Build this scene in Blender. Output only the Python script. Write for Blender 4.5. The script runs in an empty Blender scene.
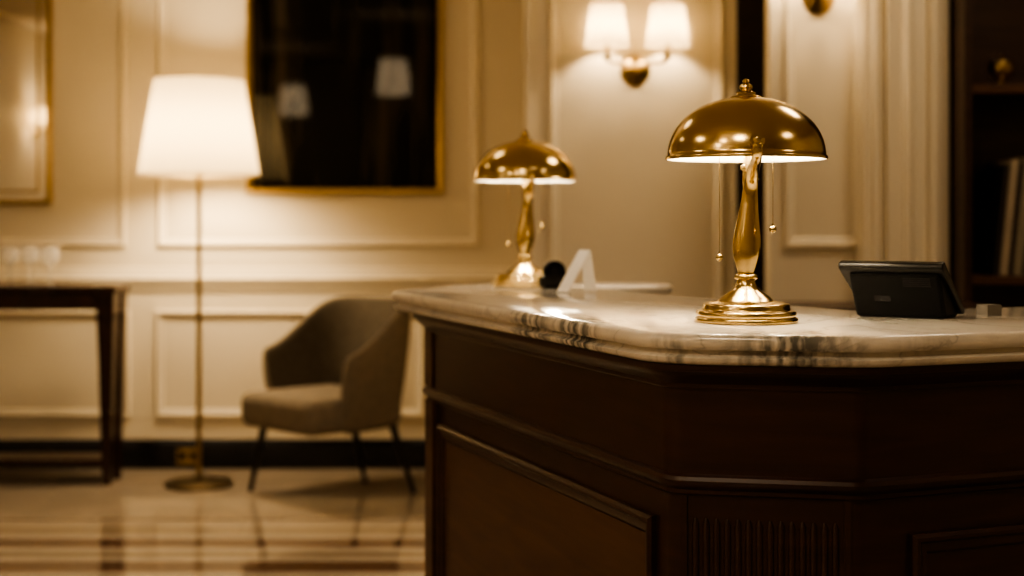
import bpy, bmesh, math, random
from mathutils import Vector, Matrix
random.seed(4)
S = bpy.context.scene
COL = S.collection
F = 1422.2
def PX(x, d): return (x-512)/F*d
def PZ(y, d): return 1.3-(y-221)/F*d

# ---------------------------------------------------------------- materials
def newmat(name):
    m = bpy.data.materials.new(name); m.use_nodes = True
    nt = m.node_tree
    b = nt.nodes.get('Principled BSDF')
    return m, nt, b
def setc(b, k, v):
    if k in b.inputs: b.inputs[k].default_value = v
def simple(name, col, rough=0.5, metal=0.0, noise=0.08, nscale=8, coat=0.0, bump=0.0, spec=0.5, bscale=None):
    m, nt, b = newmat(name)
    tc = nt.nodes.new('ShaderNodeTexCoord')
    n = nt.nodes.new('ShaderNodeTexNoise'); n.inputs['Scale'].default_value = nscale; n.inputs['Detail'].default_value = 4
    nt.links.new(tc.outputs['Object'], n.inputs['Vector'])
    r = nt.nodes.new('ShaderNodeValToRGB')
    r.color_ramp.elements[0].position = 0.3; r.color_ramp.elements[1].position = 0.7
    r.color_ramp.elements[0].color = [c*(1-noise) for c in col]+[1]
    r.color_ramp.elements[1].color = [min(1, c*(1+noise)) for c in col]+[1]
    nt.links.new(n.outputs['Fac'], r.inputs['Fac'])
    nt.links.new(r.outputs['Color'], b.inputs['Base Color'])
    setc(b, 'Roughness', rough); setc(b, 'Metallic', metal); setc(b, 'Coat Weight', coat); setc(b, 'Specular IOR Level', spec)
    setc(b, 'Coat Roughness', 0.12)
    if bump > 0:
        n2 = nt.nodes.new('ShaderNodeTexNoise'); n2.inputs['Scale'].default_value = bscale or nscale*6
        nt.links.new(tc.outputs['Object'], n2.inputs['Vector'])
        bp = nt.nodes.new('ShaderNodeBump'); bp.inputs['Strength'].default_value = bump; bp.inputs['Distance'].default_value = 0.002
        nt.links.new(n2.outputs['Fac'], bp.inputs['Height']); nt.links.new(bp.outputs['Normal'], b.inputs['Normal'])
    return m
def wood(name, dark, light, rough=0.28, scl=(1.2, 1.2, 14), coat=0.3, rotz=0):
    m, nt, b = newmat(name)
    tc = nt.nodes.new('ShaderNodeTexCoord'); mp = nt.nodes.new('ShaderNodeMapping')
    mp.inputs['Scale'].default_value = scl; mp.inputs['Rotation'].default_value = (0, 0, rotz)
    nt.links.new(tc.outputs['Object'], mp.inputs['Vector'])
    n = nt.nodes.new('ShaderNodeTexNoise'); n.inputs['Scale'].default_value = 4; n.inputs['Detail'].default_value = 8; n.inputs['Distortion'].default_value = 0.6
    nt.links.new(mp.outputs['Vector'], n.inputs['Vector'])
    r = nt.nodes.new('ShaderNodeValToRGB')
    r.color_ramp.elements[0].position = 0.25; r.color_ramp.elements[1].position = 0.8
    r.color_ramp.elements[0].color = list(dark)+[1]; r.color_ramp.elements[1].color = list(light)+[1]
    nt.links.new(n.outputs['Fac'], r.inputs['Fac']); nt.links.new(r.outputs['Color'], b.inputs['Base Color'])
    setc(b, 'Roughness', rough); setc(b, 'Coat Weight', coat); setc(b, 'Coat Roughness', 0.25)
    return m
def marble(name, base, vein, patch, spots, rough=0.12, scale=2.0):
    m, nt, b = newmat(name)
    L = nt.links.new
    tc = nt.nodes.new('ShaderNodeTexCoord')
    n = nt.nodes.new('ShaderNodeTexNoise'); n.inputs['Scale'].default_value = scale; n.inputs['Detail'].default_value = 9; n.inputs['Distortion'].default_value = 1.2
    L(tc.outputs['Object'], n.inputs['Vector'])
    r = nt.nodes.new('ShaderNodeValToRGB'); cr = r.color_ramp
    cr.elements[0].position = 0.465; cr.elements[0].color = (0, 0, 0, 1)
    cr.elements[1].position = 0.535; cr.elements[1].color = (0, 0, 0, 1)
    for p, c in ((0.5, 0.9), (0.493, 0.22), (0.507, 0.22)):
        e = cr.elements.new(p); e.color = (c, c, c, 1)
    L(n.outputs['Fac'], r.inputs['Fac'])
    n2 = nt.nodes.new('ShaderNodeTexNoise'); n2.inputs['Scale'].default_value = scale*2.2; n2.inputs['Detail'].default_value = 6; n2.inputs['Distortion'].default_value = 0.8
    mp = nt.nodes.new('ShaderNodeMapping'); mp.inputs['Location'].default_value = (3.1, 5.2, 1.7)
    L(tc.outputs['Object'], mp.inputs['Vector']); L(mp.outputs['Vector'], n2.inputs['Vector'])
    r2 = nt.nodes.new('ShaderNodeValToRGB'); r2.color_ramp.elements[0].position = 0.52; r2.color_ramp.elements[1].position = 0.78
    r2.color_ramp.elements[1].color = (0.3, 0.3, 0.3, 1)
    L(n2.outputs['Fac'], r2.inputs['Fac'])
    acc = None
    for (c, rad) in spots:
        vm = nt.nodes.new('ShaderNodeVectorMath'); vm.operation = 'DISTANCE'; vm.inputs[1].default_value = c
        L(tc.outputs['Object'], vm.inputs[0])
        mr_ = nt.nodes.new('ShaderNodeMapRange'); mr_.inputs['From Min'].default_value = rad; mr_.inputs['From Max'].default_value = rad*0.3
        L(vm.outputs['Value'], mr_.inputs['Value'])
        if acc is None: acc = mr_.outputs[0]
        else:
            mxx = nt.nodes.new('ShaderNodeMath'); mxx.operation = 'MAXIMUM'
            L(acc, mxx.inputs[0]); L(mr_.outputs[0], mxx.inputs[1]); acc = mxx.outputs[0]
    # diagonal streaks: noise stretched along one slanted axis
    n3 = nt.nodes.new('ShaderNodeTexNoise'); n3.inputs['Scale'].default_value = 60; n3.inputs['Detail'].default_value = 6; n3.inputs['Distortion'].default_value = 0.35
    mp3 = nt.nodes.new('ShaderNodeMapping'); mp3.inputs['Scale'].default_value = (1.0, 0.8, 0.13); mp3.inputs['Rotation'].default_value = (0.35, 0.8, 0.4)
    L(tc.outputs['Object'], mp3.inputs['Vector']); L(mp3.outputs['Vector'], n3.inputs['Vector'])
    r3 = nt.nodes.new('ShaderNodeValToRGB'); r3.color_ramp.elements[0].position = 0.38; r3.color_ramp.elements[1].position = 0.60
    L(n3.outputs['Fac'], r3.inputs['Fac'])
    mu = nt.nodes.new('ShaderNodeMath'); mu.operation = 'MULTIPLY'; L(acc, mu.inputs[0]); L(r3.outputs['Color'], mu.inputs[1])
    ma = nt.nodes.new('ShaderNodeMath'); ma.operation = 'MULTIPLY'; L(r2.outputs['Color'], ma.inputs[0]); L(r3.outputs['Color'], ma.inputs[1])
    ms = nt.nodes.new('ShaderNodeMath'); ms.operation = 'MAXIMUM'; L(mu.outputs[0], ms.inputs[0]); L(ma.outputs[0], ms.inputs[1])
    m1 = nt.nodes.new('ShaderNodeMix'); m1.data_type = 'RGBA'
    m1.inputs['A'].default_value = list(base)+[1]; m1.inputs['B'].default_value = list(patch)+[1]
    L(ms.outputs[0], m1.inputs['Factor'])
    m2 = nt.nodes.new('ShaderNodeMix'); m2.data_type = 'RGBA'; m2.inputs['B'].default_value = list(vein)+[1]
    L(m1.outputs['Result'], m2.inputs['A'])
    mm = nt.nodes.new('ShaderNodeMath'); mm.operation = 'MULTIPLY'; mm.inputs[1].default_value = 0.6
    L(r.outputs['Color'], mm.inputs[0]); L(mm.outputs[0], m2.inputs['Factor'])
    L(m2.outputs['Result'], b.inputs['Base Color'])
    setc(b, 'Roughness', rough)
    return m
def shade_mat(name, col, emis, es):
    m = bpy.data.materials.new(name); m.use_nodes = True; nt = m.node_tree; nt.nodes.clear()
    out = nt.nodes.new('ShaderNodeOutputMaterial')
    d = nt.nodes.new('ShaderNodeBsdfDiffuse'); t = nt.nodes.new('ShaderNodeBsdfTranslucent')
    tc = nt.nodes.new('ShaderNodeTexCoord'); w = nt.nodes.new('ShaderNodeTexNoise'); w.inputs['Scale'].default_value = 60
    nt.links.new(tc.outputs['Object'], w.inputs['Vector'])
    r = nt.nodes.new('ShaderNodeValToRGB')
    r.color_ramp.elements[0].color = [c*0.93 for c in col]+[1]; r.color_ramp.elements[1].color = list(col)+[1]
    nt.links.new(w.outputs['Fac'], r.inputs['Fac'])
    nt.links.new(r.outputs['Color'], d.inputs['Color']); nt.links.new(r.outputs['Color'], t.inputs['Color'])
    mx = nt.nodes.new('ShaderNodeMixShader'); mx.inputs[0].default_value = 0.5
    nt.links.new(d.outputs[0], mx.inputs[1]); nt.links.new(t.outputs[0], mx.inputs[2])
    e = nt.nodes.new('ShaderNodeEmission'); e.inputs['Color'].default_value = list(emis)+[1]; e.inputs['Strength'].default_value = es
    ad = nt.nodes.new('ShaderNodeAddShader')
    nt.links.new(mx.outputs[0], ad.inputs[0]); nt.links.new(e.outputs[0], ad.inputs[1]); nt.links.new(ad.outputs[0], out.inputs['Surface'])
    return m
def emit(name, col, s):
    m, nt, b = newmat(name)
    setc(b, 'Base Color', (1, 1, 1, 1)); setc(b, 'Emission Color', list(col)+[1]); setc(b, 'Emission Strength', s)
    return m

WARM = (1.0, 0.77, 0.485)
M_wall = simple('wall_paint', (0.77, 0.69, 0.545), 0.42, noise=0.03, nscale=2, bump=0.1)
M_wall2 = simple('trim_paint', (0.79, 0.71, 0.565), 0.35, noise=0.02, nscale=2)
M_base = simple('black_baseboard', (0.012, 0.012, 0.014), 0.25)
M_ceil = simple('ceiling_paint', (0.7, 0.62, 0.5), 0.7, noise=0.02)
M_maho = wood('mahogany', (0.029, 0.0105, 0.0065), (0.062, 0.023, 0.0135), 0.33, (1.0, 1.0, 9), 0.3)
M_mahov = wood('mahogany_panel', (0.075, 0.036, 0.020), (0.135, 0.067, 0.037), 0.38, (1.0, 1.0, 8), 0.2)
M_console = wood('dark_walnut', (0.024, 0.009, 0.006), (0.055, 0.020, 0.012), 0.25, (10, 1, 1))
M_book = wood('bookcase_wood', (0.028, 0.013, 0.008), (0.062, 0.029, 0.016), 0.4, (1, 1, 10))
M_marble = marble('countertop_marble', (0.79, 0.735, 0.65), (0.30, 0.28, 0.26), (0.17, 0.17, 0.16),
                  [((0.49, 2.46, 1.06), 0.15), ((0.13, 2.86, 1.06), 0.15), ((0.04, 3.08, 1.06), 0.14), ((0.27, 2.53, 1.05), 0.06), ((1.05, 2.62, 1.06), 0.10)], 0.08, 2.3)
def brass(name, col, rough):
    return simple(name, col, rough, 1.0, noise=0.05, nscale=5)
M_brass = brass('polished_brass', (0.66, 0.51, 0.27), 0.19)
M_brassd = brass('aged_brass', (0.42, 0.31, 0.155), 0.3)
M_bronze = brass('dark_bronze', (0.12, 0.09, 0.055), 0.4)
M_gold = brass('gilt_frame', (0.44, 0.32, 0.15), 0.38)
M_white_in = simple('white_enamel', (0.9, 0.88, 0.82), 0.35, noise=0.01)
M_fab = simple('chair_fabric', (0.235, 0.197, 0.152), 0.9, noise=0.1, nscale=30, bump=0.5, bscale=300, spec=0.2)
M_fab_shaded = simple('chair_fabric_inner_shaded', (0.125, 0.106, 0.083), 0.9, noise=0.1, nscale=30, bump=0.5, bscale=300, spec=0.2)  # same upholstery, with the shade inside the backrest put into the colour
M_blackmetal = simple('black_metal', (0.012, 0.011, 0.011), 0.35, 0.0)
M_plastic = simple('black_plastic', (0.006, 0.006, 0.006), 0.33, noise=0.02, spec=0.4)
M_plastic2 = simple('matte_black_plastic', (0.005, 0.005, 0.005), 0.5, noise=0.02, spec=0.2)
M_paper = simple('white_card', (0.90, 0.88, 0.86), 0.5, noise=0.01)
M_pages = simple('book_pages', (0.5, 0.45, 0.36), 0.7, noise=0.05)
M_pad = simple('note_paper', (0.22, 0.20, 0.17), 0.6, noise=0.02)
M_shade = shade_mat('linen_shade', (0.40, 0.34, 0.235), (1, 0.74, 0.42), 0.06)
M_shade2 = shade_mat('sconce_shade_fabric', (0.46, 0.39, 0.27), (1, 0.74, 0.42), 0.15)
M_shade3 = shade_mat('pendant_shade_fabric', (0.7, 0.64, 0.52), (1, 0.8, 0.58), 2.2)
M_bulb = emit('bulb_glow', (1, 0.75, 0.45), 12)

# ---------------------------------------------------------------- geometry helpers
def finish(ob, angle=35):
    me = ob.data
    bm = bmesh.new(); bm.from_mesh(me)
    bmesh.ops.recalc_face_normals(bm, faces=bm.faces)
    for f in bm.faces: f.smooth = True
    for e in bm.edges:
        if len(e.link_faces) == 2 and e.calc_face_angle(0) > math.radians(angle): e.smooth = False
    bm.to_mesh(me); bm.free()
def mk(name, verts, faces, mat, parent=None, angle=35):
    me = bpy.data.meshes.new(name); me.from_pydata([tuple(v) for v in verts], [], faces); me.update()
    ob = bpy.data.objects.new(name, me); COL.objects.link(ob)
    me.materials.append(mat)
    if parent: ob.parent = parent
    finish(ob, angle)
    return ob
def box(name, x0, x1, y0, y1, z0, z1, mat, parent=None, bev=0.0, seg=2):
    v = [(x, y, z) for z in (z0, z1) for y in (y0, y1) for x in (x0, x1)]
    f = [(0, 1, 3, 2), (4, 6, 7, 5), (0, 4, 5, 1), (2, 3, 7, 6), (0, 2, 6, 4), (1, 5, 7, 3)]
    ob = mk(name, v, f, mat, parent)
    if bev > 0:
        bm = bmesh.new(); bm.from_mesh(ob.data)
        bmesh.ops.bevel(bm, geom=bm.edges[:], offset=bev, segments=seg, profile=0.5, affect='EDGES')
        bm.to_mesh(ob.data); bm.free(); finish(ob, 40)
    return ob
def lathe_data(prof, segs=48, c=(0, 0, 0), axis='Z', close=True):
    v = []; f = []
    n = len(prof)
    for i in range(segs):
        a = 2*math.pi*i/segs
        for r, z in prof:
            r = max(r, 1e-5)
            p = (r*math.cos(a), r*math.sin(a), z)
            if axis == 'Y': p = (p[0], -p[2], p[1])
            v.append((p[0]+c[0], p[1]+c[1], p[2]+c[2]))
    for i in range(segs):
        j = (i+1) % segs
        for k in range(n-1):
            f.append((i*n+k, j*n+k, j*n+k+1, i*n+k+1))
    return v, f
def lathe(name, prof, mat, parent=None, segs=48, c=(0, 0, 0), axis='Z', angle=35):
    v, f = lathe_data(prof, segs, c, axis)
    ob = mk(name, v, f, mat, parent, angle)
    bm = bmesh.new(); bm.from_mesh(ob.data); bmesh.ops.remove_doubles(bm, verts=bm.verts, dist=2e-5)
    bm.to_mesh(ob.data); bm.free(); finish(ob, angle)
    return ob
def sphere_prof(r, cz, n=12): return [(r*math.cos(a), cz+r*math.sin(a)) for a in [(-math.pi/2)+math.pi*i/n for i in range(n+1)]]
def tube_data(pts, rad, segs=12, flat=None):
    pts = [Vector(p) for p in pts]; n = len(pts)
    if not isinstance(rad, (list, tuple)): rad = [rad]*n
    v = []; f = []
    prev = None
    for i, p in enumerate(pts):
        t = (pts[min(i+1, n-1)]-pts[max(i-1, 0)]).normalized()
        if prev is None:
            ref = Vector((0, 1, 0)) if abs(t.y) < 0.9 else Vector((1, 0, 0))
            a = t.cross(ref).normalized()
        else:
            a = (prev-t*prev.dot(t)).normalized()
        prev = a; b = t.cross(a)
        for k in range(segs):
            w = 2*math.pi*k/segs
            v.append(p+a*math.cos(w)*rad[i]+b*math.sin(w)*rad[i]*(flat or 1))
    for i in range(n-1):
        for k in range(segs):
            k2 = (k+1) % segs
            f.append((i*segs+k, i*segs+k2, (i+1)*segs+k2, (i+1)*segs+k))
    f.append(tuple(range(segs))[::-1]); f.append(tuple((n-1)*segs+k for k in range(segs)))
    return v, f
def spline(pts, n=8):
    P = [Vector(p) for p in pts]; out = []
    for i in range(len(P)-1):
        p0 = P[max(i-1, 0)]; p1 = P[i]; p2 = P[i+1]; p3 = P[min(i+2, len(P)-1)]
        for k in range(n):
            t = k/n
            out.append(0.5*((2*p1)+(-p0+p2)*t+(2*p0-5*p1+4*p2-p3)*t*t+(-p0+3*p1-3*p2+p3)*t**3))
    out.append(P[-1]); return out
def tube(name, pts, rad, mat, parent=None, segs=12, n=8, flat=None, smooth=True):
    if smooth:
        if isinstance(rad, (list, tuple)):
            q = spline([Vector((r, 0, 0)) for r in rad], n); rad = [a.x for a in q]
        pts = spline(pts, n)
    v, f = tube_data(pts, rad, segs, flat)
    return mk(name, v, f, mat, parent, 50)
def join(name, datas, mat, parent=None, angle=35):
    V = []; Fc = []
    for v, f in datas:
        o = len(V); V += list(v); Fc += [tuple(i+o for i in q) for q in f]
    return mk(name, V, Fc, mat, parent, angle)
def boxdata(x0, x1, y0, y1, z0, z1):
    v = [Vector((x, y, z)) for z in (z0, z1) for y in (y0, y1) for x in (x0, x1)]
    return v, [(0, 1, 3, 2), (4, 6, 7, 5), (0, 4, 5, 1), (2, 3, 7, 6), (0, 2, 6, 4), (1, 5, 7, 3)]
def frame_data(o, ax, ay, n, w, h, prof):
    o = Vector(o); ax = Vector(ax); ay = Vector(ay); n = Vector(n); V = []; Fc = []
    m = len(prof)
    for ins, hh in prof:
        for a, b in ((ins, ins), (w-ins, ins), (w-ins, h-ins), (ins, h-ins)):
            V.append(o+ax*a+ay*b+n*hh)
    for i in range(m-1):
        for k in range(4):
            k2 = (k+1) % 4
            Fc.append((i*4+k, i*4+k2, (i+1)*4+k2, (i+1)*4+k))
    return V, Fc
WP = [(0, 0), (0, 0.014), (0.007, 0.022), (0.016, 0.022), (0.021, 0.012), (0.032, 0.009), (0.040, 0.003), (0.042, 0)]
def fillet(poly, radii, seg=8):
    out = []; n = len(poly)
    for i in range(n):
        p = Vector(poly[i]); a = Vector(poly[i-1]); b = Vector(poly[(i+1) % n]); r = radii[i]
        if r <= 0: out.append(p); continue
        d1 = (a-p).normalized(); d2 = (b-p).normalized()
        ang = d1.angle(d2); L = r/math.tan(ang/2)
        p1 = p+d1*L; p2 = p+d2*L
        c = p+(d1+d2).normalized()*(r/math.sin(ang/2))
        v1 = p1-c; v2 = p2-c
        a1 = math.atan2(v1.y, v1.x); a2 = math.atan2(v2.y, v2.x)
        da = (a2-a1+math.pi) % (2*math.pi)-math.pi
        for k in range(seg+1):
            t = a1+da*k/seg
            out.append(c+Vector((math.cos(t), math.sin(t)))*r)
    return out
def offset(poly, d):
    n = len(poly); out = []
    for i in range(n):
        p = poly[i]; a = poly[i-1]; b = poly[(i+1) % n]
        e1 = (p-a).normalized(); e2 = (b-p).normalized()
        n1 = Vector((e1.y, -e1.x)); n2 = Vector((e2.y, -e2.x))
        m = (n1+n2).normalized(); c = max(0.3, m.dot(n1))
        out.append(p+m*d/c)
    return out
def ringloft(name, poly, prof, mat, parent=None, angle=35, caps=True):
    V = []; Fc = []; n = len(poly)
    for d, z in prof:
        for p in offset(poly, d): V.append((p.x, p.y, z))
    for i in range(len(prof)-1):
        for k in range(n):
            k2 = (k+1) % n
            Fc.append((i*n+k, i*n+k2, (i+1)*n+k2, (i+1)*n+k))
    if caps:
        Fc.append(tuple(range(n))[::-1]); Fc.append(tuple((len(prof)-1)*n+k for k in range(n)))
    return mk(name, V, Fc, mat, parent, angle)
def root(name, label, cat, loc=(0, 0, 0), rz=0.0, group=None):
    e = bpy.data.objects.new(name, None); COL.objects.link(e); e.empty_display_size = 0.1
    e.location = loc; e.rotation_euler = (0, 0, rz)
    e['label'] = label; e['category'] = cat
    if group: e['group'] = group
    return e
def tag(o, label, cat, group=None):
    o['label'] = label; o['category'] = cat
    if group: o['group'] = group
    return o
def struct(o):
    o['kind'] = 'structure'; return o
def copy_thing(r, loc, rz=None):
    def rec(o, par):
        c = o.copy(); COL.objects.link(c)
        if par: c.parent = par
        for ch in list(o.children): rec(ch, c)
        return c
    n = rec(r, None); n.location = loc
    if rz is not None: n.rotation_euler = (0, 0, rz)
    return n
def plight(name, loc, power, parent=None, rad=0.03, col=WARM):
    l = bpy.data.lights.new(name, 'POINT'); l.energy = power; l.color = col; l.shadow_soft_size = rad
    o = bpy.data.objects.new(name, l); COL.objects.link(o); o.location = loc
    if parent: o.parent = parent
    return o

# ---------------------------------------------------------------- room shell
YB = 7.48
def floor_mat():
    m, nt, b = newmat('striped_marble_floor')
    tc = nt.nodes.new('ShaderNodeTexCoord'); sp = nt.nodes.new('ShaderNodeSeparateXYZ')
    nt.links.new(tc.outputs['Object'], sp.inputs[0])
    mt = nt.nodes.new('ShaderNodeMath'); mt.operation = 'DIVIDE'; mt.inputs[1].default_value = 10
    nt.links.new(sp.outputs['Y'], mt.inputs[0])
    r = nt.nodes.new('ShaderNodeValToRGB'); cr = r.color_ramp; cr.interpolation = 'CONSTANT'
    cream = (0.50, 0.42, 0.33, 1); tan = (0.40, 0.31, 0.22, 1); br = (0.22, 0.13, 0.09, 1); wh = (0.56, 0.49, 0.40, 1); dk = (0.30, 0.21, 0.155, 1)
    stops = [(4.4, br), (4.55, cream), (4.88, br), (5.0, wh), (5.26, br), (5.42, wh), (5.48, tan), (5.57, wh), (5.64, br), (5.80, wh), (5.88, tan), (6.03, cream), (6.16, dk), (6.21, cream), (7.05, tan), (7.1, cream)]
    cr.elements[0].position = 0; cr.elements[0].color = cream
    cr.elements[1].position = stops[0][0]/10; cr.elements[1].color = stops[0][1]
    for p, c in stops[1:]:
        e = cr.elements.new(p/10); e.color = c
    nt.links.new(mt.outputs[0], r.inputs['Fac'])
    n = nt.nodes.new('ShaderNodeTexNoise'); n.inputs['Scale'].default_value = 2.5; n.inputs['Detail'].default_value = 8; n.inputs['Distortion'].default_value = 1.5
    nt.links.new(tc.outputs['Object'], n.inputs['Vector'])
    mx = nt.nodes.new('ShaderNodeMix'); mx.data_type = 'RGBA'; mx.blend_type = 'MULTIPLY'; mx.inputs['Factor'].default_value = 0.4
    nt.links.new(r.outputs['Color'], mx.inputs['A']); nt.links.new(n.outputs['Fac'], mx.inputs['B'])
    nt.links.new(mx.outputs['Result'], b.inputs['Base Color'])
    setc(b, 'Roughness', 0.09); setc(b, 'Specular IOR Level', 0.75)
    return m
M_floor = floor_mat()
struct(box('floor', -5.2, 4.2, -3.2, 7.8, -0.1, 0, M_floor))
struct(box('ceiling', -5.2, 4.2, -3.2, 7.8, 3.3, 3.4, M_ceil))
struct(box('wall_back', -5.2, 4.2, YB, YB+0.2, 0, 3.3, M_wall))
struct(box('wall_left', -5.2, -5.0, -3.0, YB, 0, 3.3, M_wall))
struct(box('wall_right', 4.0, 4.2, -3.0, YB, 0, 3.3, M_wall))
struct(box('wall_front', -5.2, 4.2, -3.2, -3.0, 0, 3.3, M_wall))
YA = 6.2
struct(box('wall_alcove', PX(526, YA), PX(736, YA), YA, YB, 0, 3.3, M_wall))
YC = 5.7
struct(box('wall_side', PX(770, YC), 4.0, YC, YC+0.12, 0, 3.3, M_wall))
struct(box('door_1', PX(736, YA), 1.9, 6.3, 6.36, 0, 3.3, M_book))

tn = [0]
def trim(datas, mat=None):
    tn[0] += 1
    return struct(join('trim_%d' % tn[0], datas, mat or M_wall2))
X = (1, 0, 0); Zv = (0, 0, 1); NY = (0, -1, 0)
def yframe(x0, x1, z0, z1, y, prof=WP): return frame_data((x0, y, z0), X, Zv, NY, x1-x0, z1-z0, prof)
xs = [(-4.8, -3.4), (-3.3, PX(126, YB)), (PX(158, YB), PX(479, YB))]
for a, b in xs: trim([yframe(a, b, 1.165, 3.0, YB)])
for a, b in [(-4.8, -3.4), (-3.3, PX(130, YB)), (PX(156, YB), PX(425, YB)), (PX(432, YB), 0.02)]: trim([yframe(a, b, 0.27, 0.83, YB)])
def raildata(x0, x1, y, prof):
    v = []; n = len(prof)
    for x in (x0, x1):
        for d, z in prof: v.append((x, y-d, z))
    f = [(k, k+1, n+k+1, n+k) for k in range(n-1)]
    f += [tuple(range(n)), tuple(range(n, 2*n))[::-1]]
    return v, f
RAIL = [(0, 0.93), (0.012, 0.935), (0.014, 0.95), (0.022, 0.965), (0.034, 0.985), (0.036, 1.0), (0.022, 1.008), (0.014, 1.03), (0.012, 1.05), (0.0, 1.055)]
trim([raildata(-5.0, PX(526, YA), YB, RAIL)])
CROWN = [(0, 3.12), (0.02, 3.12), (0.03, 3.16), (0.08, 3.22), (0.1, 3.27), (0.1, 3.3), (0, 3.3)]
trim([raildata(-5.0, PX(526, YA), YB, CROWN)])
BB = [(0, 0), (0.02, 0), (0.02, 0.13), (0.012, 0.15), (0, 0.152)]
struct(join('baseboard_back', [raildata(-5.0, PX(526, YA), YB, BB)], M_base))
struct(join('baseboard_alcove', [raildata(PX(526, YA), PX(736, YA), YA, BB)], M_base))
struct(join('baseboard_side', [raildata(PX(770, YC), 1.37, YC, BB)], M_base))
trim([yframe(PX(549, YA), PX(724, YA), 0.3, 3.0, YA)])
trim([boxdata(PX(526, YA), PX(532, YA), YA-0.02, YA, 0.16, 3.3)])
trim([boxdata(PX(728, YA), PX(736, YA), YA-0.02, YA, 0.16, 3.3)])
trim([yframe(PX(783, YC), PX(864, YC), 1.19, 3.0, YC, [(a*1.1, b*1.2) for a, b in WP])])
trim([yframe(PX(783, YC), PX(864, YC), 0.25, 0.85, YC)])
px0, px1 = PX(868, 5.5), PX(950, 5.5)
cas = [(0, 0.0), (0, 0.10), (0.012, 0.115), (0.03, 0.115), (0.04, 0.135), (0.06, 0.14), (0.072, 0.12), (0.085, 0.12), (0.09, 0.155), (0.14, 0.16), (0.148, 0.175), (0.165, 0.185), (0.182, 0.175), (0.19, 0.165), (0.235, 0.165), (0.245, 0.19), (0.262, 0.20), (0.28, 0.195), (px1-px0, 0.19), (px1-px0, 0.0)]
v = []; nc = len(cas)
for z in (0, 3.3):
    for a, b in cas: v.append((px0+a, YC-b, z))
f = [(k, (k+1) % nc, nc+(k+1) % nc, nc+k) for k in range(nc)]
trim([(v, f)])
for x0 in (-4.8, -3.1, -1.4, 0.3, 2.0): trim([frame_data((x0+1.5, -3.0, 1.165), (-1, 0, 0), Zv, (0, 1, 0), 1.5, 1.85, WP)])

# ---------------------------------------------------------------- reception desk
TH = math.radians(21)
U = Vector((math.cos(TH), math.sin(TH))); V2 = Vector((-math.sin(TH), math.cos(TH)))
P1 = Vector((0.247, 2.535))
def D(u, v): return P1+U*u+V2*v
CT = 1.10
LV = -0.205
def plan_poly(c0, c1=0.29):
    return [D(0, 0), D(0.325, LV), D(2.1, LV), D(2.1, 0.40), D(0.72, 0.40), D(0.60, 1.70), D(0.97, 1.70), D(0.97, 1.96), D(c1, 1.96), D(0, c0)]
poly = fillet(plan_poly(1.665), [0.17, 0.20, 0.02, 0.02, 0.06, 0.05, 0.11, 0.11, 0.05, 0.05], 14)
prof = [(-0.05, 1.043), (-0.020, 1.043), (-0.012, 1.045), (-0.007, 1.051), (-0.006, 1.057), (-0.017, 1.062), (-0.020, 1.0705), (-0.006, 1.0712), (-0.001, 1.077), (0.0, 1.086), (-0.002, 1.093), (-0.006, 1.098), (-0.013, 1.10)]
ct = ringloft('marble_countertop', poly, prof, M_marble, None, 40)
tag(ct, 'cream grey-veined marble countertop with moulded edge', 'countertop')

desk = root('reception_desk', 'dark mahogany panelled reception desk with fluted corner', 'reception desk')
ins = 0.055
bp_ = offset([Vector(p) for p in plan_poly(1.52, 0.40)], -ins)
bpoly = fillet(bp_, [0.06, 0.06, 0.01, 0.01, 0.05, 0.05, 0.05, 0.05, 0.02, 0.012], 8)
LZ = 0.826
ringloft('desk_body', bpoly, [(-0.012, 0), (-0.012, LZ), (0, LZ+0.004), (0, 1.0425)], M_maho, desk, 30)
ringloft('cornice_moulding', bpoly, [(-0.01, 0.996), (0.004, 0.996), (0.006, 0.999), (0.006, 1.006), (0.011, 1.010), (0.022, 1.020), (0.028, 1.026), (0.030, 1.030), (0.036, 1.031), (0.037, 1.036), (0.037, 1.0425), (-0.01, 1.0425)], M_maho, desk, 30, caps=False)
ringloft('ledge_moulding', bpoly, [(-0.02, LZ-0.024), (-0.006, LZ-0.024), (-0.002, LZ-0.020), (-0.002, LZ-0.013), (0.004, LZ-0.008), (0.010, LZ-0.002), (0.012, LZ+0.005), (0.009, LZ+0.012), (0.002, LZ+0.016), (-0.01, LZ+0.018)], M_maho, desk, 30, caps=False)
ringloft('plinth', bpoly, [(-0.02, 0), (0.012, 0), (0.012, 0.10), (0.004, 0.115), (-0.02, 0.118)], M_maho, desk, 30, caps=False)
def face_frame(p, q, t0, t1, z0, z1, prof, out=-0.012):
    p = Vector(p); q = Vector(q); e = (q-p).normalized(); n = Vector((e.y, -e.x))
    o = p+e*t0+n*out
    return frame_data((o.x, o.y, z0), (e.x, e.y, 0), Zv, (n.x, n.y, 0), t1-t0, z1-z0, prof)
DP = [(0, 0), (0, 0.010), (0.006, 0.016), (0.012, 0.016), (0.018, 0.010), (0.03, 0.008), (0.036, 0.003), (0.038, 0.0)]
b0, b1, b2, b6 = bp_[0], bp_[1], bp_[2], bp_[9]
def facebox(p, q, t0, t1, z0, z1, o0, o1):
    e = (q-p).normalized(); n = Vector((e.y, -e.x)); v = []
    for z in (z0, z1):
        for o in (o0, o1):
            for t in (t0, t1):
                w = p+e*t+n*o; v.append(Vector((w.x, w.y, z)))
    return v, [(0, 1, 3, 2), (4, 6, 7, 5), (0, 4, 5, 1), (2, 3, 7, 6), (0, 2, 6, 4), (1, 5, 7, 3)]
Lside = (b0-b6).length
join('side_panel', [face_frame(b6, b0, 0.10, Lside-0.08, 0.17, 0.748, DP)], M_maho, desk)
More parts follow.
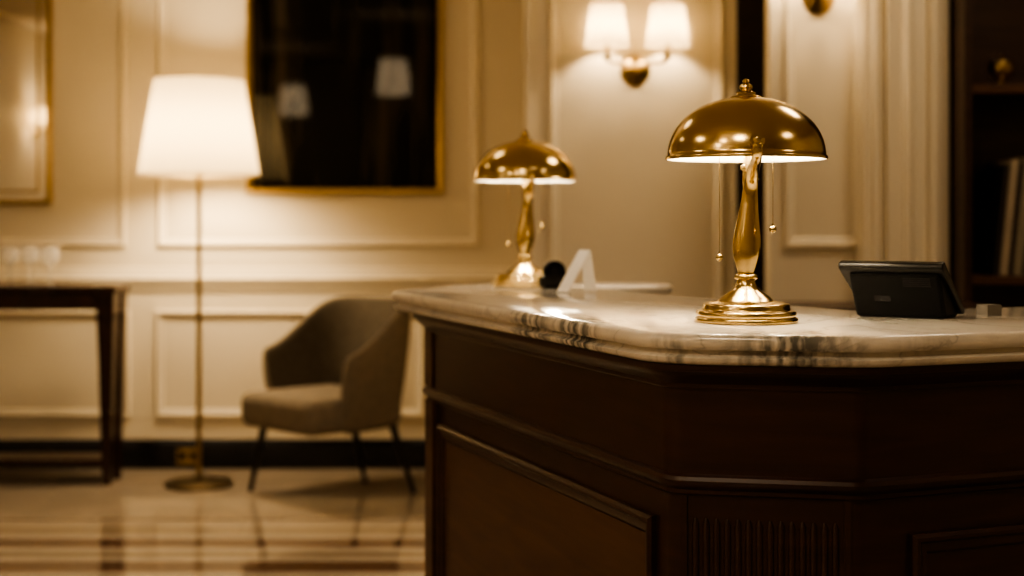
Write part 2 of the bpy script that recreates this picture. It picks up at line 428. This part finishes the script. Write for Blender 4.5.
join('panel_field', [facebox(b6, b0, 0.14, Lside-0.12, 0.21, 0.708, -0.02, -0.0105)], M_mahov, desk)
join('corner_post', [facebox(b6, b0, 0.0, 0.065, 0.118, LZ-0.02, -0.02, 0.003)], M_mahov, desk)
join('corner_block', [facebox(b6, b0, 0.0, 0.065, LZ+0.02, 0.996, -0.02, 0.005)], M_mahov, desk)
for k in range(2):
    t0 = 0.11+k*0.85
    join('front_panel', [face_frame(b1, b2, t0, t0+0.78, 0.17, 0.735, DP)], M_maho, desk)
Lc = (b1-b0).length; e = (b1-b0).normalized(); n = Vector((e.y, -e.x))
fl = []
def rib(t, r=0.0066):
    w = b0+e*t+n*(-0.0130)
    return tube_data([(w.x, w.y, 0.13), (w.x, w.y, 0.750), (w.x, w.y, 0.760)], [r, r, r*0.4], 12)
nrb = int((Lc-0.09)/0.0185)
for i in range(nrb+1): fl.append(rib(0.045+i*(Lc-0.09)/nrb))
join('fluting', fl, M_maho, desk)
join('pilaster_edge', [facebox(b0, b1, 0.018, 0.030, 0.118, LZ-0.022, -0.02, -0.0065)], M_maho, desk)
join('pilaster_edge', [facebox(b0, b1, Lc-0.030, Lc-0.018, 0.118, LZ-0.022, -0.02, -0.0065)], M_maho, desk)

# ---------------------------------------------------------------- brass desk lamps
lampA = root('table_lamp', 'polished brass lamp with domed shade and pull chains', 'table lamp', group='brass domed lamps on the counter')
lathe('base', [(0, 0), (0.099, 0), (0.1012, 0.001), (0.1020, 0.003), (0.1020, 0.007), (0.1008, 0.009), (0.098, 0.010), (0.0972, 0.0115), (0.098, 0.013), (0.0985, 0.015), (0.0985, 0.020), (0.097, 0.0225), (0.094, 0.0235), (0.089, 0.024), (0.0868, 0.0255), (0.0862, 0.028), (0.0858, 0.034), (0.0840, 0.0365), (0.078, 0.038), (0.064, 0.040), (0.056, 0.043), (0.049, 0.049), (0.040, 0.056), (0.029, 0.063), (0.022, 0.071), (0.0185, 0.079), (0.0180, 0.083), (0.022, 0.0855), (0.0235, 0.089), (0.022, 0.093), (0.016, 0.096), (0, 0.096)], M_brass, lampA, 128, angle=55)
def sm(t): return t*t*(3-2*t)
stp = []; str_ = []
ctrl = [(0.088, 0.0145), (0.100, 0.0165), (0.115, 0.0210), (0.132, 0.0258), (0.150, 0.0280), (0.170, 0.0266), (0.195, 0.0228), (0.220, 0.0190), (0.245, 0.0162)]
for z, r in ctrl:
    t = max(0, (z-0.10)/0.25); stp.append((0.012*sm(min(1, t)), 0, z)); str_.append(r)
for (x_, y_, z_, r_) in [(0.0090, -0.006, 0.268, 0.0142), (0.0115, -0.022, 0.287, 0.0130), (0.0140, -0.055, 0.301, 0.0120), (0.0165, -0.095, 0.309, 0.0110), (0.0185, -0.132, 0.315, 0.0102), (0.0200, -0.158, 0.324, 0.0096), (0.0205, -0.168, 0.338, 0.0090), (0.0205, -0.166, 0.354, 0.0082)]:
    stp.append((x_, y_, z_)); str_.append(r_)
tube('stem', stp, str_, M_brass, lampA, 48, 8, flat=0.62)
lathe('socket_tube', [(0, 0.262), (0.009, 0.266), (0.010, 0.275), (0.010, 0.30), (0.014, 0.302), (0.014, 0.31), (0.009, 0.312), (0.007, 0.43), (0, 0.43)], M_brass, lampA, 28, (0.003, 0.004, 0))
lathe('pivot_knob', [(0, -0.012), (0.010, -0.010), (0.014, -0.002), (0.014, 0.004), (0.010, 0.008), (0.007, 0.013), (0, 0.015)], M_brass, lampA, 24, (0.0205, -0.162, 0.350), 'Y')
dome = [(0.1560, 0.3215), (0.1585, 0.3220), (0.1595, 0.3245), (0.1585, 0.328), (0.156, 0.330)]
for i in range(1, 25):
    a = math.pi/2*i/24
    dome.append((0.1555*math.cos(a)**0.92 if i < 24 else 0.0, 0.329+0.117*math.sin(a)))
lathe('lamp_shade', dome, M_brass, lampA, 96, angle=50)
inn = [(0.1575, 0.3222)]
for i in range(0, 21):
    a = math.pi/2*i/20
    inn.append((0.1525*math.cos(a)**0.92 if i < 20 else 0.0, 0.326+0.115*math.sin(a)))
lathe('shade_lining', inn, M_white_in, lampA, 64, angle=60)
lathe('finial', [(0, 0.443), (0.030, 0.443), (0.031, 0.4455), (0.028, 0.448), (0.021, 0.4495), (0.0195, 0.452), (0.020, 0.4545), (0.013, 0.4565), (0.009, 0.458), (0.0115, 0.4605), (0.0135, 0.4645), (0.0125, 0.4690), (0.0075, 0.4720), (0.0050, 0.4735), (0.0070, 0.4755), (0.0068, 0.4785), (0.004, 0.4815), (0, 0.4825)], M_brass, lampA, 32)
for sx, zz in ((-0.0516, 0.129), (0.0516, 0.184)):
    prof_c = [(0.0072*math.cos(a), zz+0.0072*math.sin(a)) for a in [-math.pi/2+math.pi*i/12 for i in range(12)]]+[(0.0022, zz+0.0075), (0.0022, zz+0.0105)]
    z = zz+0.011
    while z < 0.40:
        prof_c += [(0.0004, z), (0.0009, z+0.002), (0.0004, z+0.004)]; z += 0.005
    prof_c.append((0, z))
    lathe('pull_chain', prof_c, M_brass, lampA, 14, (sx, -0.04, 0), angle=60)
for sx in (-0.06, 0.06):
    lathe('bulb', sphere_prof(0.017, 0.375, 10), M_bulb, lampA, 20, (sx, 0.02, 0))
    plight('bulb_light', (sx, 0.02, 0.352), 2.4, lampA, 0.02, (1, 0.83, 0.60))
lampB = copy_thing(lampA, (PX(525, 4.37), 4.37, CT), 0.0)
lampA.location = (0.464, 2.82, CT)
lampA.rotation_euler = (0, 0, -0.16)
lampB['label'] = 'polished brass domed lamp beside a white tent card'

# ---------------------------------------------------------------- tent card
tcard = root('tent_card', 'folded white tent card standing on the marble counter', 'card', (PX(576, 4.02), 4.02, CT), math.radians(40))
def slab(p0, p1, wdir, w, th):
    p0 = Vector(p0); p1 = Vector(p1); wd = Vector(wdir)*w/2; d = (p1-p0).normalized(); nn = d.cross(Vector(wdir)).normalized()*th/2
    v = [p0-wd-nn, p0+wd-nn, p0+wd+nn, p0-wd+nn, p1-wd-nn, p1+wd-nn, p1+wd+nn, p1-wd+nn]
    return v, [(0, 1, 2, 3), (4, 7, 6, 5), (0, 4, 5, 1), (1, 5, 6, 2), (2, 6, 7, 3), (3, 7, 4, 0)]
join('card_front', [slab((-0.052, 0, 0.001), (0.034, 0, 0.118), (0, 1, 0), 0.048, 0.0012)], M_paper, tcard)
join('card_back', [slab((0.056, 0, 0.001), (0.0362, 0, 0.115), (0, 1, 0), 0.048, 0.0012)], M_paper, tcard)
td = root('tape_dispenser', 'small rounded black tape dispenser beside the tent card', 'tape dispenser', (PX(554, 4.22), 4.22, CT), 0.3)
box('dispenser_body', -0.045, 0.05, -0.02, 0.02, 0, 0.04, M_plastic, td, 0.012, 3)
lathe('tape_roll', [(0.012, -0.011), (0.034, -0.011), (0.034, 0.011), (0.012, 0.011), (0.012, -0.011)], M_plastic2, td, 32, (0.0, 0, 0.048), 'Y')
lathe('spool', [(0, -0.013), (0.013, -0.013), (0.013, 0.013), (0, 0.013)], M_plastic, td, 20, (0.0, 0, 0.048), 'Y')

# ---------------------------------------------------------------- payment terminal
pos = root('payment_terminal', 'black tilted payment terminal seen from its back', 'terminal', (PX(902, 2.96), 2.96, CT), math.radians(-32))
def xprism(name, prof_yz, x0, x1, mat, parent, bev=0.004):
    n = len(prof_yz); v = [(x0, y, z) for y, z in prof_yz]+[(x1, y, z) for y, z in prof_yz]
    f = [(k, (k+1) % n, n+(k+1) % n, n+k) for k in range(n)]+[tuple(range(n))[::-1], tuple(range(n, 2*n))]
    ob = mk(name, v, f, mat, parent)
    if bev:
        bm = bmesh.new(); bm.from_mesh(ob.data)
        bmesh.ops.bevel(bm, geom=bm.edges[:], offset=bev, segments=3, profile=0.5, affect='EDGES')
        bm.to_mesh(ob.data); bm.free(); finish(ob, 40)
    return ob
xprism('terminal_body', [(-0.020, 0.0), (0.075, 0.0), (0.075, 0.012), (-0.056, 0.100), (-0.070, 0.092)], -0.092, 0.096, M_plastic2, pos, 0.008)
xprism('screen_bezel', [(0.084, 0.004), (0.090, 0.014), (-0.064, 0.119), (-0.078, 0.114), (-0.081, 0.104), (-0.072, 0.097)], -0.110, 0.106, M_plastic, pos, 0.0035)
xprism('display', [(0.080, 0.0215), (0.0805, 0.0225), (-0.050, 0.1115), (-0.0505, 0.1105)], -0.096, 0.092, M_plastic, pos, 0)
xprism('rating_plate', [(-0.0375, 0.034), (-0.0390, 0.034), (-0.0485, 0.053), (-0.0470, 0.053)], -0.045, -0.012, M_plastic, pos, 0)
def yat(z): return -0.020-(z/0.092)*0.050
vents = []
for i in range(5):
    z = 0.066+i*0.004
    vents.append(([(x_, yat(z_)-o_, z_) for x_ in (0.02, 0.075) for (o_, z_) in ((-0.002, z), (0.0012, z), (0.0012, z+0.002), (-0.002, z+0.002))], [(0, 1, 2, 3), (7, 6, 5, 4), (0, 4, 5, 1), (1, 5, 6, 2), (2, 6, 7, 3), (3, 7, 4, 0)]))
join('vent_grille', vents, M_plastic, pos)
npd = root('note_pad', 'small stack of pale note paper on the counter', 'note pad', (PX(989, 3.02), 3.02, CT), 0.35)
join('paper_stack', [boxdata(-0.018, 0.018, -0.018, 0.018, i*0.0032, i*0.0032+0.0033) for i in range(7)], M_pad, npd)
box('top_sheet', -0.0175, 0.0175, -0.0175, 0.0175, 0.0226, 0.0230, M_pad, npd)

# ---------------------------------------------------------------- floor lamp
FY = 7.0
fl_ = root('floor_lamp', 'slim floor lamp with glowing cream tapered shade', 'floor lamp', (PX(199, FY), FY, 0))
lathe('base', [(0, 0), (0.165, 0), (0.168, 0.004), (0.168, 0.014), (0.16, 0.02), (0.05, 0.026), (0.02, 0.034), (0.012, 0.05), (0, 0.05)], M_bronze, fl_, 48)
lathe('pole', [(0, 0.04), (0.012, 0.04), (0.012, 1.0), (0.015, 1.003), (0.015, 1.015), (0.011, 1.018), (0.011, 1.62), (0, 1.62)], M_brassd, fl_, 20)
zb, zt = PZ(175, FY), PZ(80, FY)
lathe('lamp_shade', [(0.295, zb), (0.218, zt)], M_shade, fl_, 64)
def ring(name, r, z, par, mat):
    return lathe(name, [(r-0.003, z-0.003), (r+0.003, z-0.003), (r+0.003, z+0.003), (r-0.003, z+0.003), (r-0.003, z-0.003)], mat, par, 64)
ring('shade_ring', 0.218, zt, fl_, M_brassd); ring('shade_ring', 0.295, zb, fl_, M_brassd)
tube('spider', [(-0.218, 0, zt), (0.218, 0, zt)], 0.002, M_brassd, fl_, 6, smooth=False)
lathe('bulb', sphere_prof(0.035, 1.70, 12), M_bulb, fl_, 24)
lathe('socket', [(0, 1.60), (0.02, 1.60), (0.022, 1.66), (0, 1.665)], M_brassd, fl_, 20)
plight('bulb_light', (0.0, 0.0, 1.70), 62, fl_, 0.12)

# ---------------------------------------------------------------- sconces
sc = root('wall_sconce', 'twin-arm brass wall sconce with lit cream shades', 'wall sconce', group='twin wall sconces')
lathe('backplate', [(0, 0), (0.062, 0), (0.066, 0.006), (0.060, 0.014), (0.047, 0.020), (0.036, 0.030), (0.020, 0.038), (0.012, 0.05), (0.014, 0.056), (0.008, 0.064), (0, 0.066)], M_brassd, sc, 40, (0, 0, 0), 'Y')
for sg in (-1, 1):
    sx = 0.130*sg
    tube('arm', [(0.0, -0.040, 0.018), (0.045*sg, -0.065, 0.024), (0.090*sg, -0.090, 0.026), (0.120*sg, -0.108, 0.030), (sx, -0.115, 0.046)], [0.008, 0.007, 0.007, 0.007, 0.007], M_brassd, sc, 10)
    lathe('candle_cup', [(0, 0.034), (0.008, 0.036), (0.018, 0.044), (0.022, 0.052), (0.01, 0.054), (0.010, 0.12), (0, 0.12)], M_brassd, sc, 24, (sx, -0.115, 0))
    lathe('lamp_shade', [(0.096, 0.090), (0.072, 0.268)], M_shade2, sc, 40, (sx, -0.115, 0))
    lathe('bulb', sphere_prof(0.016, 0.150, 8), M_bulb, sc, 16, (sx, -0.115, 0))
    plight('bulb_light', (sx, -0.115, 0.165), 8.0, sc, 0.03)
copy_thing(sc, (PX(818, YC), YC, PZ(-2, YC)))
copy_thing(sc, (-5.0, 0.1, 2.2), math.radians(90))
sc.location = (PX(635, YA), YA, PZ(71, YA))
pd = root('pendant_lamp', 'drum-shade pendant lamp hanging from the ceiling', 'pendant lamp', (-2.53, -1.55, 2.7), group='drum pendants')
lathe('lamp_shade', [(0.17, -0.17), (0.135, 0.17)], M_shade3, pd, 40)
lathe('cord', [(0, -0.02), (0.006, -0.02), (0.006, 0.6), (0, 0.6)], M_blackmetal, pd, 10)
lathe('ceiling_rose', [(0.0, 0.57), (0.05, 0.575), (0.055, 0.6), (0, 0.6)], M_brassd, pd, 24)
lathe('bulb', sphere_prof(0.03, -0.04, 10), M_bulb, pd, 16)
plight('bulb_light', (0.0, -0.05, -0.04), 12, pd, 0.04)
copy_thing(pd, (-1.155, 1.1, 2.7))

# ---------------------------------------------------------------- painting
def art_mat():
    m, nt, b = newmat('dark_glazed_artwork')
    tc = nt.nodes.new('ShaderNodeTexCoord'); mp = nt.nodes.new('ShaderNodeMapping'); mp.inputs['Scale'].default_value = (5, 1, 0.5)
    nt.links.new(tc.outputs['Object'], mp.inputs['Vector'])
    n = nt.nodes.new('ShaderNodeTexNoise'); n.inputs['Scale'].default_value = 1.6; n.inputs['Detail'].default_value = 3
    nt.links.new(mp.outputs['Vector'], n.inputs['Vector'])
    r = nt.nodes.new('ShaderNodeValToRGB'); r.color_ramp.elements[0].position = 0.48; r.color_ramp.elements[1].position = 0.7
    r.color_ramp.elements[0].color = (0.003, 0.0028, 0.0025, 1); r.color_ramp.elements[1].color = (0.045, 0.037, 0.028, 1)  # lighter vertical bands paint in the streaks reflected by the glazing
    nt.links.new(n.outputs['Fac'], r.inputs['Fac']); nt.links.new(r.outputs['Color'], b.inputs['Base Color'])
    setc(b, 'Roughness', 0.03); setc(b, 'Specular IOR Level', 0.36)
    return m
M_art = art_mat()
ax0, ax1, az0, az1 = PX(246, YB-.03), PX(443, YB-.03), PZ(194, YB-.03), 2.95
pa = root('framed_picture', 'large dark glazed picture in a slim gilt frame', 'picture', ((ax0+ax1)/2, YB, az0))
W_, H_ = ax1-ax0, az1-az0
FP = [(0, 0), (0, 0.03), (0.006, 0.036), (0.014, 0.034), (0.022, 0.03), (0.030, 0.022), (0.034, 0.016), (0.034, 0.0)]
join('frame', [frame_data((-W_/2, 0, 0), X, Zv, NY, W_, H_, FP)], M_gold, pa)
box('canvas', -W_/2+0.03, W_/2-0.03, -0.018, -0.002, 0.03, H_-0.03, M_art, pa)
M_mirror = simple('mirror_glass', (0.78, 0.75, 0.68), 0.04, 1.0, noise=0.01)
mx0, mx1, mz0 = -3.35, PX(50, YB-.03), PZ(204, YB-.03)
mr = root('wall_mirror', 'tall wall mirror in a gilt moulded frame', 'mirror', ((mx0+mx1)/2, YB, mz0))
W_, H_ = mx1-mx0, 2.95-mz0
join('frame', [frame_data((-W_/2, 0, 0), X, Zv, NY, W_, H_, [(0, 0), (0, 0.03), (0.006, 0.036), (0.014, 0.034), (0.018, 0.022), (0.024, 0.018), (0.026, 0.0)])], M_gold, mr)
join('inner_bead', [frame_data((-W_/2+0.06, 0, 0.06), X, Zv, NY, W_-0.12, H_-0.12, [(0, 0), (0, 0.02), (0.004, 0.024), (0.009, 0.024), (0.012, 0.02), (0.012, 0.0)])], M_gold, mr)
box('mirror_glass', -W_/2+0.025, W_/2-0.025, -0.016, -0.002, 0.025, H_-0.025, M_mirror, mr)

# ---------------------------------------------------------------- console table
cy0, cy1 = 6.96, 7.23
cx1 = PX(121, 7.06); cx0 = cx1-1.4
ch = PZ(286, 6.96)
co = root('console_table', 'dark polished wood console table with tapered legs', 'console table', ((cx0+cx1)/2, (cy0+cy1)/2, 0))
hw = (cx1-cx0)/2; hd = (cy1-cy0)/2
box('table_top', -hw, hw, -hd, hd, ch-0.032, ch, M_console, co, 0.008, 3)
box('apron', -hw+0.03, hw-0.03, -hd+0.02, hd-0.02, ch-0.12, ch-0.033, M_console, co, 0.003, 1)
box('lower_shelf', -hw+0.04, hw-0.04, -hd+0.03, hd-0.03, 0.10, 0.13, M_console, co, 0.004, 2)
for sx in (-1, 1):
    for sy in (-1, 1):
        v = []
        for z, r in ((0, 0.020), (0.10, 0.023), (0.6, 0.034), (ch-0.03, 0.046)):
            cx, cy = sx*(hw-0.055), sy*(hd-0.055)
            v += [(cx-r, cy-r, z), (cx+r, cy-r, z), (cx+r, cy+r, z), (cx-r, cy+r, z)]
        f = [(0, 3, 2, 1), (12, 13, 14, 15)]
        for i in range(3):
            for q in range(4): f.append((i*4+q, i*4+(q+1) % 4, i*4+4+(q+1) % 4, i*4+4+q))
        mk('leg', v, f, M_console, co)
def glassmat():
    m, nt, b = newmat('clear_glass'); setc(b, 'Roughness', 0.05); setc(b, 'Base Color', (0.95, 0.92, 0.86, 1)); setc(b, 'Alpha', 0.22)
    tc = nt.nodes.new('ShaderNodeTexCoord'); nn = nt.nodes.new('ShaderNodeTexNoise'); nn.inputs['Scale'].default_value = 10
    mr2 = nt.nodes.new('ShaderNodeMapRange'); mr2.inputs['To Min'].default_value = 0.18; mr2.inputs['To Max'].default_value = 0.28
    nt.links.new(tc.outputs['Object'], nn.inputs['Vector']); nt.links.new(nn.outputs['Fac'], mr2.inputs['Value']); nt.links.new(mr2.outputs[0], b.inputs['Alpha'])
    return m
M_glass = glassmat()
GP = [(0, 0.0), (0.034, 0.0), (0.035, 0.002), (0.01, 0.006), (0.004, 0.012), (0.004, 0.075), (0.012, 0.085), (0.032, 0.105), (0.038, 0.135), (0.034, 0.175), (0.0325, 0.175), (0.036, 0.135), (0.030, 0.107), (0.010, 0.088), (0, 0.086)]
GP = [(r*1.2, z*1.1) for r, z in GP]
g = lathe('wine_glass', GP, M_glass, None, 32)
tag(g, 'clear stemmed wine glass on the console table', 'glass', 'wine glasses on the console table')
spots = [(PX(10, 7.05), 7.05), (PX(30, 7.14), 7.14), (PX(50, 7.05), 7.05), (PX(-12, 7.12), 7.12)]
for i, (x, y) in enumerate(spots):
    o = g if i == 0 else g.copy()
    if i: COL.objects.link(o)
    o.location = (x, y, ch)

# ---------------------------------------------------------------- armchair
ac = root('armchair', 'taupe upholstered barrel-back armchair with black splayed legs', 'armchair', (-0.85, 6.82, 0), math.radians(-45))
plan = []
for i in range(5): plan.append((-0.335, -0.20+0.25*i/5))
for i in range(17):
    a = math.pi-math.pi*i/16
    plan.append((0.335*math.copysign(abs(math.cos(a))**0.85, math.cos(a)), 0.05+0.29*abs(math.sin(a))**0.9))
for i in range(1, 6): plan.append((0.335, 0.05-0.25*i/5))
V = []; Fc = []; MI = []
N = len(plan)
for i, (x, y) in enumerate(plan):
    a = Vector(plan[max(i-1, 0)]); b = Vector(plan[min(i+1, N-1)]); t = (b-a).normalized(); nn = Vector((-t.y, t.x))
    if nn.dot(Vector((x, y-0.02))) < 0: nn = -nn
    s = min(1, max(0, (y+0.20)/0.47)); s = s*s*(3-2*s)
    zt_ = 0.68+0.245*s
    zbm = 0.31
    sec = []
    for frac, off in ((0.0, 0.0), (0.5, 0.010), (0.88, 0.014)):
        z = zbm+(zt_-zbm)*frac; tp = 0.84+0.16*frac**0.7
        sec.append((x*tp+nn.x*off, y*tp+nn.y*off, z))
    sec.append((x*1.0-nn.x*0.001, y-nn.y*0.001, zt_+0.004))
    sec.append((x-nn.x*0.024, y-nn.y*0.024, zt_+0.002))
    for frac, off in ((0.88, -0.036), (0.5, -0.048), (0.0, -0.05)):
        z = zbm+(zt_-zbm)*frac; tp = 0.84+0.16*frac**0.7
        sec.append((x*tp+nn.x*off, y*tp+nn.y*off, z))
    V += sec
m8 = 8
for i in range(N-1):
    for q in range(m8):
        Fc.append((i*m8+q, i*m8+(q+1) % m8, (i+1)*m8+(q+1) % m8, (i+1)*m8+q)); MI.append(1 if q in (4, 5, 6) else 0)  # inside faces take the painted-shade fabric
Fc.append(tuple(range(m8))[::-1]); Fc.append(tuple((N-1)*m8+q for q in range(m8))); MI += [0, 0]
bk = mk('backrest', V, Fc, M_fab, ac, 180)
bk.data.materials.append(M_fab_shaded)
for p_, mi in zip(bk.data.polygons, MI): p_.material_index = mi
sub = bk.modifiers.new('sub', 'SUBSURF'); sub.levels = 2; sub.render_levels = 2
st = box('seat', -0.285, 0.285, -0.36, 0.20, 0.325, 0.49, M_fab, ac, 0.05, 5)
for o in st.data.polygons: o.use_smooth = True
def leg(x0, y0, x1, y1):
    return tube('leg', [(x0, y0, 0.34), (x1, y1, 0.0)], [0.019, 0.012], M_blackmetal, ac, 12, smooth=False)
leg(-0.23, -0.24, -0.31, -0.27)
leg(0.22, 0.17, 0.29, 0.25)
leg(-0.08, 0.17, -0.09, 0.26)

# ---------------------------------------------------------------- wall socket
so = root('wall_socket', 'small brass power socket on the black baseboard', 'socket', (PX(189, YB), YB-0.02, 0.06))
box('faceplate', -0.06, 0.06, -0.008, 0, -0.035, 0.05, M_brassd, so, 0.003, 2)
for sx in (-0.03, 0.03):
    box('outlet', sx-0.018, sx+0.018, -0.010, -0.007, -0.012, 0.026, M_plastic, so, 0.001, 1)

# ---------------------------------------------------------------- bookcase
bx0, bx1, by0, by1 = 1.705, 2.95, 5.36, 5.695
bc = root('bookcase', 'tall dark wood bookcase beside a stepped door casing', 'bookcase', ((bx0+bx1)/2, (by0+by1)/2, 0))
w = (bx1-bx0)/2; d = (by1-by0)/2
box('side_panel', -w, -w+0.03, -d, d, 0, 3.2, M_book, bc)
box('side_panel', w-0.03, w, -d, d, 0, 3.2, M_book, bc)
box('back_panel', -w+0.03, w-0.03, d-0.02, d, 0, 3.2, M_book, bc)
S1 = PZ(276, by0); S2 = PZ(84, by0)
for z in (0.1, 0.6, S1, S2, 2.5, 3.17):
    box('shelf', -w+0.03, w-0.03, -d+0.005, d-0.02, z-0.035, z, M_mahov, bc, 0.003, 1)
cols = [(0.42, 0.35, 0.26), (0.10, 0.07, 0.05), (0.16, 0.14, 0.11), (0.16, 0.05, 0.03), (0.3, 0.26, 0.19), (0.05, 0.04, 0.035)]
BM = [simple('book_cloth_%s' % w_, c, 0.6) for w_, c in zip(('cream', 'umber', 'grey', 'red', 'sand', 'black'), cols)]
def book(x, y, z, th, hh, dp, ci, lean):
    r = root('book', 'large hardcover book standing on the bookcase shelf', 'book', (x, y, z), 0, 'hardcover books on the bookcase shelf')
    r.rotation_euler = (0, lean, 0)
    mt = BM[ci]
    join('cover', [boxdata(0, 0.004, 0, dp, 0, hh), boxdata(th-0.004, th, 0, dp, 0, hh), boxdata(0.003, th-0.003, 0, 0.004, 0, hh)], mt, r)
    box('pages', 0.004, th-0.004, 0.0045, dp-0.006, 0.004, hh-0.004, M_pages, r)
x = PX(994, 5.39)
for i, (th, hh, ci) in enumerate([(0.018, 0.42, 5), (0.030, 0.44, 0), (0.012, 0.43, 5), (0.034, 0.45, 4), (0.035, 0.40, 1), (0.04, 0.43, 2), (0.04, 0.38, 3), (0.05, 0.41, 1), (0.04, 0.42, 4)]):
    ln = 0.10
    book(x, by0+0.03, S1+th*math.sin(ln)+0.0005, th, hh, 0.22, ci, ln); x += th+0.004
ur = root('ornament_urn', 'small brass lidded urn on the bookcase shelf', 'ornament', (PX(1001, 5.45), 5.45, S2+0.0005))
lathe('urn_body', [(0, 0), (0.03, 0), (0.03, 0.006), (0.012, 0.014), (0.012, 0.02), (0.04, 0.04), (0.05, 0.065), (0.046, 0.085), (0, 0.085)], M_brassd, ur, 32)
lathe('lid', [(0.048, 0.085), (0.046, 0.092), (0.02, 0.102), (0.006, 0.106), (0.009, 0.114), (0, 0.12)], M_brassd, ur, 32)
cb = root('back_cabinet', 'low dark wood cabinet behind the reception desk', 'cabinet', (1.25, 5.1, 0))
box('cabinet_body', -0.42, 0.42, -0.17, 0.2, 0, 0.97, M_book, cb, 0.004, 1)
box('cabinet_top', -0.45, 0.45, -0.2, 0.22, 0.97, 1.0, M_book, cb, 0.006, 2)
for sx in (-0.21, 0.21):
    box('cabinet_door', sx-0.195, sx+0.195, -0.188, -0.17, 0.08, 0.94, M_book, cb, 0.004, 1)

# ---------------------------------------------------------------- added ceiling fill lights
def area(name, loc, size, power, col=(1, 0.80, 0.56)):
    l = bpy.data.lights.new(name, 'AREA'); l.shape = 'DISK'; l.size = size; l.energy = power; l.color = col
    o = bpy.data.objects.new(name, l); COL.objects.link(o); o.location = loc; return o
for loc, p in [((-3.0, 2.5, 3.28), 11), ((-1.2, 5.2, 3.28), 4), ((1.9, 4.4, 3.28), 13), ((-0.4, 0.3, 3.28), 20), ((2.8, 1.5, 3.28), 7), ((-3.4, 5.6, 3.28), 4), ((-3.6, -0.5, 3.28), 16)]:
    area('ceiling_fill_light', loc, 0.7, p)  # unseen fill, added for ambient light and to lift desk front and bookcase
wd = bpy.data.worlds.new('World'); S.world = wd; wd.use_nodes = True
wd.node_tree.nodes['Background'].inputs[0].default_value = (0.05, 0.035, 0.02, 1)
wd.node_tree.nodes['Background'].inputs[1].default_value = 0.3

# ---------------------------------------------------------------- camera
cam = bpy.data.cameras.new('camera'); co_ = bpy.data.objects.new('camera', cam); COL.objects.link(co_)
co_.location = (0, 0, 1.3); co_.rotation_euler = (math.radians(90), 0, 0)
cam.lens = 50; cam.sensor_width = 36; cam.shift_y = -67/1024
cam.dof.use_dof = True; cam.dof.focus_distance = 2.70; cam.dof.aperture_fstop = 1.9
S.camera = co_
try:
    S.view_settings.view_transform = 'AgX'; S.view_settings.look = 'AgX - High Contrast'
    S.view_settings.exposure = 0.25
except Exception as ex: print(ex)
